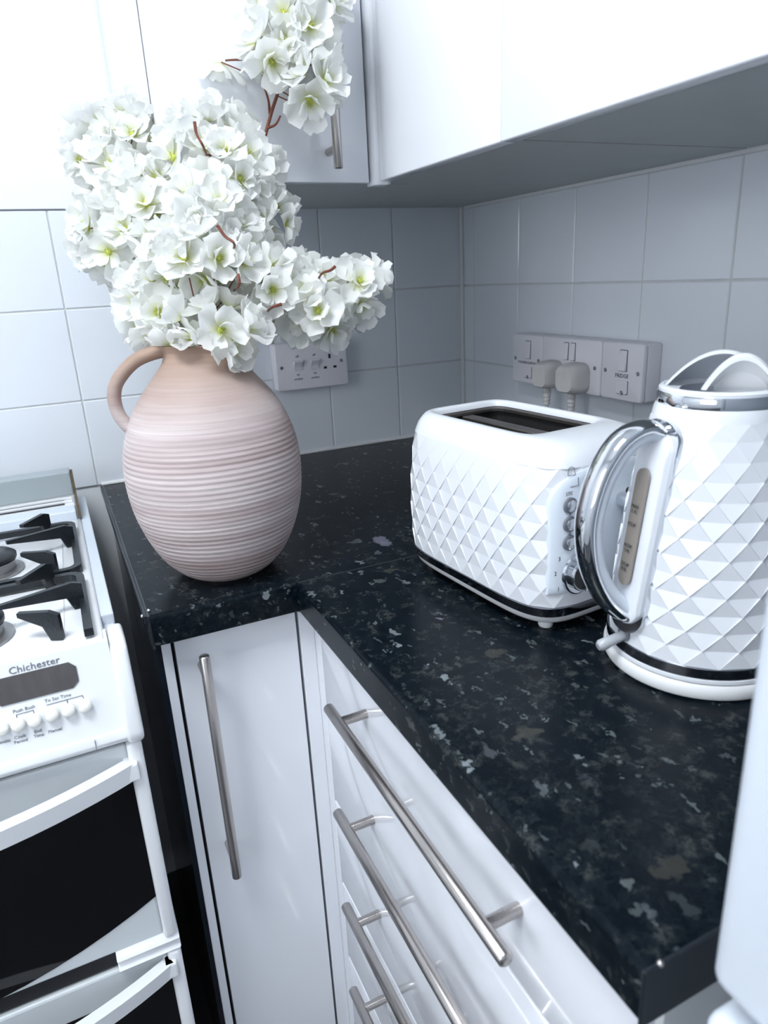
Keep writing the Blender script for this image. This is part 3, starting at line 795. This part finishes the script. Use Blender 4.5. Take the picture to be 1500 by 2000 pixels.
# control panel on the -y end
EM = TM @ Matrix.Translation((0, -.1260, 0)) @ Matrix(((1, 0, 0, 0), (0, 0, -1, 0), (0, 1, 0, 0), (0, 0, 0, 1)))   # local: x right, y up, z out
def end_off(x, z):
    tab = TP+[(.170, .0725, .1222), (.1755, .0698, .1195), (.1805, .0662, .1150)]
    z = max(tab[0][0], min(z, tab[-1][0]))
    for (z0, b0, a0), (z1, b1, a1) in zip(tab[:-1], tab[1:]):
        if z <= z1:
            f = (z-z0)/(z1-z0); bb = b0+(b1-b0)*f; aa = a0+(a1-a0)*f; break
    return aa*max(0, 1-abs(x/bb)**5.2)**(1/5.2)-.1260
arch = [(-.068+.136*k/14, .044) for k in range(14)]+[(.068, .044+.084*k/9) for k in range(9)]
for k in range(25):
    a = PI*k/24
    arch.append((.068*math.copysign(abs(math.cos(a))**.75, math.cos(a)), .128+.0365*abs(math.sin(a))**.8))
arch += [(-.068, .044+.084*k/9) for k in range(8, 0, -1)]
prings = []
for (sc_, lift) in ((1, -.004), (1, .0002), (.985, .0009), (.9, .0009), (.75, .0009), (.5, .0009), (.25, .0009), (.06, .0009)):
    prings.append([(x*sc_, .108+(z-.108)*sc_, end_off(x*sc_, .108+(z-.108)*sc_)+lift) for x, z in arch])
pn = obj('control_panel', loft(prings), M_['ctrl'], to, EM, smooth=True, angle=40)
def on_end(x, y, z=.0009): return EM @ Matrix.Translation((x, y, end_off(x, y)+z))
obj('lever_track', prism(rrect(.006, .070, .003, 4), 'z', -.001, .0003), M_['dark'], pn, on_end(.020, .100))
lv = obj('lever', prism(rrect(.034, .012, .005, 4), 'z', 0, .016, .002, 2), M_['chrome'], pn, on_end(.020, .126, .0015), smooth=True, angle=40)
for y in (.131, .1135, .0955):
    rg = obj('button', lathe([(.0075, -.001), (.0075, .0012), (.0062, .0016)], 24), M_['greyprint'], pn, on_end(-.0515, y), smooth=True, angle=40)
    obj('button_face', lathe([(.0056, .0008), (.0056, .0032), (.004, .0042), (0, .0044)], 24, (0, 0, 0), True, False), M_['chrome'], rg, on_end(-.0515, y), smooth=True, angle=40)
kn = obj('browning_dial', lathe([(.0205, 0), (.0205, .003), (.019, .0042), (.0155, .0042), (.0155, .008), (.0145, .0092), (0, .0092)], 40, (0, 0, 0), True, False), M_['chrome'], pn, on_end(-.0400, .0635), smooth=True, angle=35)
obj('dial_inset', lathe([(.0138, .009), (.0138, .0095)], 40), M_['black'], kn, on_end(-.0400, .0635))
obj('dial_grip', box(-.0025, .0025, -.0145, .0145, .008, .0135, .001, 2), M_['chrome'], kn, on_end(-.0400, .0635))
for s, x, y, sz in (('STOP', -.0510, .1420, .0048), ('*', -.0515, .1215, .008), ('o', -.0515, .1045, .006), ('3', -.0605, .0805, .006), ('2', -.0632, .0660, .006), ('1', -.0600, .0500, .006), ('4', -.0420, .0870, .005)):
    Mx = on_end(x, y, .0012); R3 = Mx.to_3x3()
    text_part(s, sz, M_['black'], pn, Mx.translation, R3 @ Vector((1, 0, 0)), R3 @ Vector((0, 1, 0)), depth=.0001)
def end_line(pts): obj('printed_symbol', tube([EM @ Vector((x, y, end_off(x, y)+.0011)) for x, y in pts], .00035, 5), M_['greyprint'], pn)
end_line([(-.053, .1585), (-.046, .1585), (-.0465, .1645), (-.049, .166), (-.0515, .1645), (-.053, .1585)])
end_line([(-.043, .1555), (-.043, .1485), (-.051, .148)])

# ------------------------------------------------------------------ kettle
KA = math.radians(171.4)
ke = thing('kettle', 'white cordless kettle with diamond relief, water window and chrome handle', 'kettle', (-.340, -.937, ZT+.0004), KA)
KM = WM[ke.name]
KP = [(.028, .0738), (.060, .0730), (.095, .0706), (.130, .0668), (.160, .0624), (.190, .0568), (.212, .0518), (.222, .0494), (.228, .0476)]
def kr(z):
    for (z0, r0), (z1, r1) in zip(KP[:-1], KP[1:]):
        if z <= z1: return r0+(r1-r0)*(z-z0)/(z1-z0)
    return KP[-1][1]
def kpoint(t, z):
    a = 2*PI*t; r = kr(z)
    return Vector((r*math.cos(a), r*math.sin(a), z)), Vector((math.cos(a), math.sin(a), .15)).normalized()
kv = [.028+.0148*k for k in range(13)]+[.218]
def kamp(t, z):
    d = abs((t+.5) % 1-.5)*2*PI
    if d < .34 or z < .03: return 0
    f_ = 1.0 if z < .15 else max(0, 1-(z-.15)/.06)
    return .0013*f_
bm, R = diamond_shell(kpoint, kv, 17, kamp)
obj('body', bm, M_['plastic'], ke, KM)
obj('shoulder', lathe([(.0499, .2165), (.0484, .2240), (.0462, .229)], 72, cap0=False, cap1=False), M_['plastic'], ke, KM, smooth=True)
obj('top_ring', lathe([(.0445, .2275), (.0468, .2275), (.0474, .2292), (.0474, .2352), (.0464, .2370), (.0445, .2370)], 72), M_['chrome'], ke, KM, smooth=True, angle=50, label='polished metal ring under the lid')
LZ = .2370
ld = obj('lid', lathe([(.0455, LZ-.0004), (.0458, LZ+.002), (.0442, LZ+.0035), (.0422, LZ+.0038), (.0412, LZ+.0016), (.0300, LZ), (0, LZ-.0005)], 72, cap1=False), M_['plastic'], ke, KM, smooth=True, angle=50)
CA = math.atan2(CAM.y+.937, CAM.x+.34)-KA
KR = KM @ Matrix.Rotation(CA+PI/2, 4, 'Z')      # lid frame: x to the right, y away from the handle side
n = 28
def arch_row(cx, w, h, y, p=2.0): return [(cx+w*(-1+2*k/n), y, LZ+.0016+h*(1-abs(-1+2*k/n)**p)) for k in range(n+1)]
# rear half dome, dark polished inside, white lip in front
rows_ = [arch_row(0, math.sqrt(.0415**2-y*y), .0270*(1-(max(0, y)/.042)**2), y) for y in (.004, .010, .016, .022, .028, .033, .037, .040)]
obj('rear_dome', loft(rows_, closed=False), M_['chrome'], ld, KR, smooth=True)
obj('rear_lip', loft([arch_row(0, .0416, .0272, .002)+arch_row(0, .0395, .0250, .002)[::-1], arch_row(0, .0418, .0280, .0045)+arch_row(0, .0395, .0250, .0045)[::-1], arch_row(0, .0416, .0274, .007)+arch_row(0, .0395, .0250, .007)[::-1]]), M_['plastic'], ld, KR, smooth=True, angle=40)
# front grip: thick white arch with a hollow behind it
def band_row(w, h, y, t): return arch_row(.014, w, h, y)+arch_row(.014, w-t, h-t, y)[::-1]
obj('lid_grip', loft([band_row(.0270, .0255, -.0200, .0030), band_row(.0280, .0275, -.0175, .0045), band_row(.0280, .0275, -.0130, .0050), band_row(.0265, .0260, -.0090, .0040)]), M_['plastic'], ld, KR, smooth=True, angle=40, label='white arched lid grip')
rows_ = [arch_row(.014, .0250*(1-.25*f), .0235*(1-.55*f*f), -.012+.016*f) for f in (0, .2, .4, .6, .8, 1.0)]
obj('grip_hollow', loft(rows_, closed=False), M_['plastic_base'], ld, KR, smooth=True)
obj('grip_back', loft([arch_row(.014, .0188, .0106, .004), [(x, y, LZ) for x, y, z in arch_row(.014, .0188, .0106, .004)]], closed=False), M_['plastic_base'], ld, KR)
# base
obj('power_base', lathe([(.070, .0), (.0755, .0015), (.0768, .004), (.0768, .011), (.0755, .0135), (.072, .0145)], 72), M_['plastic_base'], ke, KM, smooth=True, angle=40)
obj('foot_ring', lathe([(.0738, .0148), (.0752, .0155), (.0752, .0185), (.074, .019)], 72), M_['plastic'], ke, KM, smooth=True, angle=40)
obj('metal_band', lathe([(.0735, .019), (.0748, .0195), (.0746, .0275), (.0735, .0282)], 72), M_['dark_chrome'], ke, KM, smooth=True, angle=40, label='dark polished band')
# handle mount: raised strip up the side of the body
mount = []
for (s, lift) in ((1.0, -.003), (1.0, .0042), (.90, .0055)):
    ring = []
    for (y, z) in rrect(.0445*s, .178*s+(.002 if s < 1 else 0), .0190*s, 8):
        zz = z+.129; ring.append((math.sqrt(max(1e-6, kr(zz)**2-y*y))+lift, y, zz))
    mount.append(ring)
obj('mount_trim', loft(mount[:2]+[[(x-.0002, y*.93, .129+(z-.129)*.985) for x, y, z in mount[1]]], True, True, True), M_['chrome'], ke, KM, smooth=True, angle=40, label='chrome outline of the handle mount')
m2 = []
for (s, lift) in ((.93, .001), (.91, .0052), (.86, .0062)):
    ring = []
    for (y, z) in rrect(.040*s, .176*s+.006*(1-s), .0180*s, 8):
        zz = z+.129; ring.append((math.sqrt(max(1e-6, kr(zz)**2-y*y))+lift, y, zz))
    m2.append(ring)
mt = obj('handle_mount', loft(m2), M_['plastic'], ke, KM, smooth=True, angle=40)
ring = [[], []]
for (y, z) in rrect(.0148, .098, .0073, 8):
    zz = z+.131
    for q in (0, 1): ring[q].append((math.sqrt(kr(zz)**2-y*y)+(.0055, .0072)[q], y, zz))
wn = obj('water_window', loft(ring), M_['water'], mt, KM, smooth=True, angle=40, label='smoky water level window')
sl = (kr(.17)-kr(.09))/.08
for s, z in (('MAX\n1.7L', .147), ('7CUP', .134), ('4CUP\n1.0L', .114), ('2CUP\n0.5L', .098)):
    o = KM @ Vector((kr(z)+.0076, 0, z)); r3 = KM.to_3x3()
    text_part(s, .0042, M_['black'], wn, o, r3 @ Vector((0, 1, 0)), r3 @ Vector((sl, 0, 1)), depth=.0001)
# handle: white inner and chrome outer
HP = spline([(.052, 0, .2085), (.068, 0, .2135), (.088, 0, .2055), (.104, 0, .1845), (.1130, 0, .158), (.1155, 0, .132), (.110, 0, .101), (.097, 0, .075), (.082, 0, .059), (.070, 0, .052)], 5)
nH = len(HP)
inner = [Vector((p.x-(.0058*min(1, 6*min(k, nH-1-k)/nH)), 0, p.z+(.122-p.z)*.05)) for k, p in enumerate(HP)]
obj('handle_grip', tube(inner, .0085, 18, flat=(1.15, .85), up=(0, 1, 0)), M_['ctrl'], ke, KM, smooth=True)
outer = [Vector((p.x+.0012, 0, p.z)) for p in HP]
obj('handle_cover', tube(outer, [.0100 if 0 < k < nH-1 else .007 for k in range(nH)], 20, flat=(1.2, .62), up=(0, 1, 0)), M_['chrome'], ke, KM, smooth=True, label='mirror chrome outer handle')
# switch
sw = obj('switch_recess', lathe([(.0075, -.001), (.0075, .0012), (.006, .0016)], 24), M_['greyprint'], ke, KM @ Matrix.Translation((.0733, .000, .036)) @ Matrix.Rotation(PI/2, 4, 'Y'), smooth=True, angle=40)
obj('switch_lever', tube([(.070, 0, .035), (.084, 0, .0315), (.096, 0, .0285), (.0985, 0, .0278)], [.0042, .0046, .0052, .0034], 14), M_['clear'], ke, KM, smooth=True, label='frosted switch lever')

# ------------------------------------------------------------------ vase
VX, VY = -.658, -.507
va = thing('vase', 'ribbed pale pink clay jug vase with one loop handle', 'vase', (VX, VY, ZT+.0004))
VM = WM[va.name]
VP = [(0, .046), (.004, .053), (.012, .0625), (.030, .0772), (.059, .0905), (.094, .0995), (.135, .1022), (.170, .0965), (.205, .0815), (.232, .0610), (.250, .0455), (.259, .0408), (.265, .0402), (.271, .0425)]
pr = spline([(r, 0, z) for z, r in VP], 24)
prof = []
for p in pr:
    z = p.z
    amp = .0011*max(0, min(1, (z-.006)/.01))*(1 if z < .165 else max(.18, 1-(z-.165)/.035))
    per = .0056
    ph = 2*PI*z/per+1.5*math.sin(z*70)
    prof.append((p.x-amp*(.5+.5*math.cos(ph))**1.5, z))
nseg = 112
rings = []
for r, z in prof:
    rg = []
    for i in range(nseg):
        a = 2*PI*i/nseg
        rg.append(((r+.0003*math.sin(3*a+z*40))*math.cos(a), (r+.0003*math.sin(3*a+z*40))*math.sin(a), max(0, z+.0007*math.sin(a*2+z*25)*min(1, z/.02))))
    rings.append(rg)
for (r, z) in ((.0405, .2722), (.0375, .271), (.035, .262), (.038, .250), (.052, .232), (.072, .205), (.088, .170), (.094, .135), (.091, .094), (.082, .059), (.068, .030), (.050, .014)):
    rings.append([(r*math.cos(2*PI*i/nseg), r*math.sin(2*PI*i/nseg), z) for i in range(nseg)])
obj('jug_body', loft(rings, True, True, True), M_['vase'], va, VM, smooth=True, angle=80)
hd = Vector((-.98, .187, 0)).normalized()
hp = [(.030, .266), (.048, .2655), (.072, .257), (.092, .238), (.0985, .221), (.0975, .203), (.0905, .188), (.082, .178)]
obj('handle', tube(spline([hd*x+Vector((0, 0, z)) for x, z in hp], 6), [.0088]*3+[.0082]*37+[.0085]*3, 16, flat=(1.15, .92), up=(-hd.y, hd.x, 0)), M_['vase'], va, VM, smooth=True)

# ------------------------------------------------------------------ blossom branches
def petal_mesh(seed, L, Wd):
    rnd = random.Random(seed); bm = bmesh.new(); nu, nv = 5, 6; grid = []
    cup = rnd.uniform(.15, .40); tip = rnd.uniform(-.5, .35); wv = rnd.uniform(.0008, .0022); ph = rnd.uniform(0, 6.3)
    for j in range(nv):
        v = j/(nv-1); row = []
        wid = Wd*(.16+.84*math.sin(min(1, v*1.25)*PI/2)**1.1)*(1 if v < .8 else math.sqrt(max(.12, 1-((v-.8)/.235)**2)))
        for i in range(nu):
            s = -1+2*i/(nu-1)
            y = L*v*(1-.06*s*s*v)+(.0012*math.cos(s*5+ph) if j == nv-1 else 0)
            z = cup*L*v*v*.6+tip*L*max(0, v-.6)**2*2+.30*wid*s*s*(.5+.5*v)+wv*math.sin(s*4+ph+v*3)*v
            row.append(bm.verts.new((wid/2*s, y, z)))
        grid.append(row)
    for j in range(nv-1):
        for i in range(nu-1): bm.faces.new((grid[j][i], grid[j][i+1], grid[j+1][i+1], grid[j+1][i]))
    return mesh_of(bm, 'petal', M_['petal'], True, None)
OUTER = [petal_mesh(s, random.uniform(.024, .029), random.uniform(.023, .029)) for s in range(7)]
INNER = [petal_mesh(100+s, random.uniform(.017, .021), random.uniform(.016, .021)) for s in range(5)]
hb = lathe([(.0030, 0), (.0036, .0015), (.0026, .0035), (0, .0042)], 8, cap1=False)
for k in range(7):
    a = 2*PI*k/7
    tube([(.001*math.cos(a), .001*math.sin(a), .002), (.0035*math.cos(a), .0035*math.sin(a), .007)], .0004, 4, hb)
HEART = mesh_of(hb, 'flower', M_['heart'], True, 60)
BLOCK = []            # (owner, centre, radius, tree) of everything a petal must not pass through
def tree_of(me, M):
    return BVHTree.FromPolygons([M @ v.co for v in me.vertices], [list(p.vertices) for p in me.polygons])
def sphere_of(me, M):
    c = sum((M @ v.co for v in me.vertices), Vector())/len(me.vertices)
    return c, max((M @ v.co-c).length for v in me.vertices)
def block(owner, me, M):
    c, rad = sphere_of(me, M); BLOCK.append((owner, c, rad, tree_of(me, M)))
def clear(owner, me, M):
    c, rad = sphere_of(me, M); t = None
    for o_, c2, r2, t2 in BLOCK:
        if o_ != owner and (c-c2).length < rad+r2:
            t = t or tree_of(me, M)
            if t.overlap(t2): return False
    return True
for part in va.children: block('vase', part.data, WM[part.name])
def flower(owner, parent, pos, nrm, rnd, scale=1.0):
    q = Vector(nrm).normalized().to_track_quat('Z', 'Y').to_matrix().to_4x4()
    M = Matrix.Translation(pos) @ q @ Matrix.Rotation(rnd.uniform(0, 6.28), 4, 'Z') @ Matrix.Scale(scale, 4)
    if not clear(owner, HEART, M): return False
    k0 = rnd.choice((5, 5, 6)); op = rnd.uniform(-.05, .45); k1 = rnd.choice((2, 3, 4)); ok = []
    for k in range(k0+k1):
        outer = k < k0; me = rnd.choice(OUTER if outer else INNER)
        az = 2*PI*k/k0+rnd.uniform(-.2, .2) if outer else 2*PI*(k-k0+.5)/k1+rnd.uniform(-.3, .3)
        tilt = op+(rnd.uniform(-.25, .25) if outer else rnd.uniform(.35, .8)); yaw = rnd.uniform(-.3, .3)
        for extra in (0, .3, .6, -.3, .9):           # fold the petal up or down until it is free of the other branches
            Mp = M @ Matrix.Rotation(az, 4, 'Z') @ Matrix.Translation((0, .0022, 0) if outer else (0, .0016, .0012)) @ Matrix.Rotation(tilt+extra, 4, 'X') @ Matrix.Rotation(yaw, 4, 'Y')
            if clear(owner, me, Mp): ok.append((me, Mp)); break
    if len(ok) < 4: return False
    h = link('flower', HEART, parent, M); block(owner, HEART, M)
    for me, Mp in ok:
        link('petal', me, h, Mp); block(owner, me, Mp)
    return True
MOUTH = Vector((VX, VY, ZT+.255))
JOBS = []
def branch(label, clusters, stem_px, twigs, seed, mind, dep0, foot):
    t = thing('blossom_branch', label, 'artificial flowers', MOUTH, 0, 'silk blossom branches in the jug')
    fo = Vector(foot)
    sp_ = [MOUTH+fo+Vector((0, 0, -.12)), MOUTH+fo+Vector((0, 0, -.02)), MOUTH+fo*1.1+Vector((0, 0, .028))]+[at_depth(px, py, dp) for px, py, dp in stem_px]
    cs = spline(sp_, 6)
    st = obj('stem', tube(cs, [.0030-.0014*k/len(cs) for k in range(len(cs))], 8), M_['stem'], t, smooth=True)
    block(t.name, st.data, I4)
    for tw in twigs:
        tp = spline([at_depth(*p) for p in tw], 4)
        o = obj('twig', tube(tp, [.0018-.0008*k/len(tp) for k in range(len(tp))], 6), M_['stem'], st, smooth=True)
        block(t.name, o.data, I4)
    JOBS.append((t, st, cs, clusters, seed, mind))
def fill_branch(t, st, cs, clusters, seed, mind):
    rnd = random.Random(seed)
    for (cx, cy, rx, ry, dep, thick, count) in clusters:
        pts = []; tries = 0
        while len(pts) < count and tries < 1500:
            tries += 1
            u_ = Vector((rnd.gauss(0, 1), rnd.gauss(0, 1), rnd.gauss(0, 1))).normalized()
            if u_.z > .45 and rnd.random() < .55: continue        # fewer on the far side
            rr = rnd.uniform(.72, 1.0)
            p = at_depth(cx+u_.x*rx*rr, cy+u_.y*ry*rr, dep+u_.z*thick*rr)
            if any((p-q).length < mind for q in pts): continue
            wn_ = AX_R*u_.x-AX_U*u_.y+AX_F*u_.z
            n_ = (wn_+Vector((rnd.uniform(-.45, .45), rnd.uniform(-.45, .45), rnd.uniform(-.3, .5)))-AX_F*.25).normalized()
            if not flower(t.name, t, p, n_, rnd, rnd.uniform(.98, 1.24)): continue
            pts.append(p)
            q = min(cs, key=lambda c: (c-p).length)               # thin stalk from the branch to some blossoms
            if (q-p).length < .16 and rnd.random() < .35:
                me = mesh_of(tube([q, q.lerp(p, .5)+Vector((0, 0, -.006)), p-n_*.001], .0008, 5), 'twig', M_['stem'], True, 40)
                if clear(t.name, me, I4): link('twig', me, st); block(t.name, me, I4)
                else: bpy.data.meshes.remove(me)
D0 = .86
branch('left white blossom branch leaning over the jug handle', [(230, 300, 80, 100, .87, .05, 30), (215, 460, 55, 70, .84, .05, 17), (300, 590, 55, 70, .80, .04, 16), (270, 390, 60, 80, .83, .04, 12)],
       [(360, 560, .86), (280, 440, .86), (225, 300, .87)], [[(380, 238, .740), (384, 262, .742), (397, 286, .745), (410, 320, .82)]], 11, .024, D0, (-.01, .0, 0))
branch('thick middle white blossom branch over the jug mouth', [(410, 330, 105, 120, .84, .065, 42), (390, 490, 110, 85, .79, .05, 34), (425, 635, 75, 45, .765, .035, 15), (530, 430, 30, 45, .86, .04, 8), (400, 410, 70, 60, .78, .03, 10), (380, 678, 62, 14, .765, .010, 7)],
       [(410, 600, .85), (420, 470, .84), (410, 300, .85)], [[(424, 440, .705), (440, 462, .708), (458, 477, .712), (450, 500, .80)], [(465, 536, .700), (467, 556, .705), (455, 570, .80)]], 23, .025, D0, (.002, -.01, 0))
branch('low white blossom branch reaching right across the switch plate', [(605, 590, 85, 65, .84, .05, 32), (700, 560, 30, 40, .84, .03, 7), (520, 560, 50, 55, .81, .04, 14)],
       [(450, 640, .84), (540, 590, .84), (640, 530, .84), (690, 540, .84)], [[(655, 520, .765), (645, 528, .765), (628, 535, .768), (615, 560, .83)], [(550, 594, .735), (532, 600, .738), (520, 610, .80)]], 37, .024, D0, (.015, .0, 0))
branch('tall white blossom branch in front of the wall cupboard', [(570, 10, 85, 120, .84, .055, 36), (610, 160, 32, 45, .83, .03, 10), (520, 90, 38, 45, .82, .03, 9), (436, 112, 12, 16, .84, .01, 2)],
       [(440, 600, .87), (480, 400, .86), (513, 282, .85), (530, 220, .845), (551, 148, .84), (562, 40, .84), (565, -90, .84)],
       [[(527, 222, .845), (524, 195, .845), (514, 165, .842)], [(522, 250, .847), (538, 243, .845), (548, 226, .843)], [(562, 60, .84), (500, 110, .84), (440, 118, .84)]], 51, .025, D0, (.006, .01, 0))

for job in JOBS: fill_branch(*job)

# ------------------------------------------------------------------ ceiling lamp
lp = thing('ceiling_light', 'flat white ceiling light panel over the kitchen floor', 'ceiling light', (-1.25, -1.15, ZC-.04))
obj('frame', prism(rrect(.64, .64, .02, 4, -1.25, -1.15), 'z', ZC-.035, ZC-.001), M_['frame'], lp)
obj('diffuser', prism(rrect(.58, .58, .015, 4, -1.25, -1.15), 'z', ZC-.040, ZC-.0352), M_['lampglass'], lp)
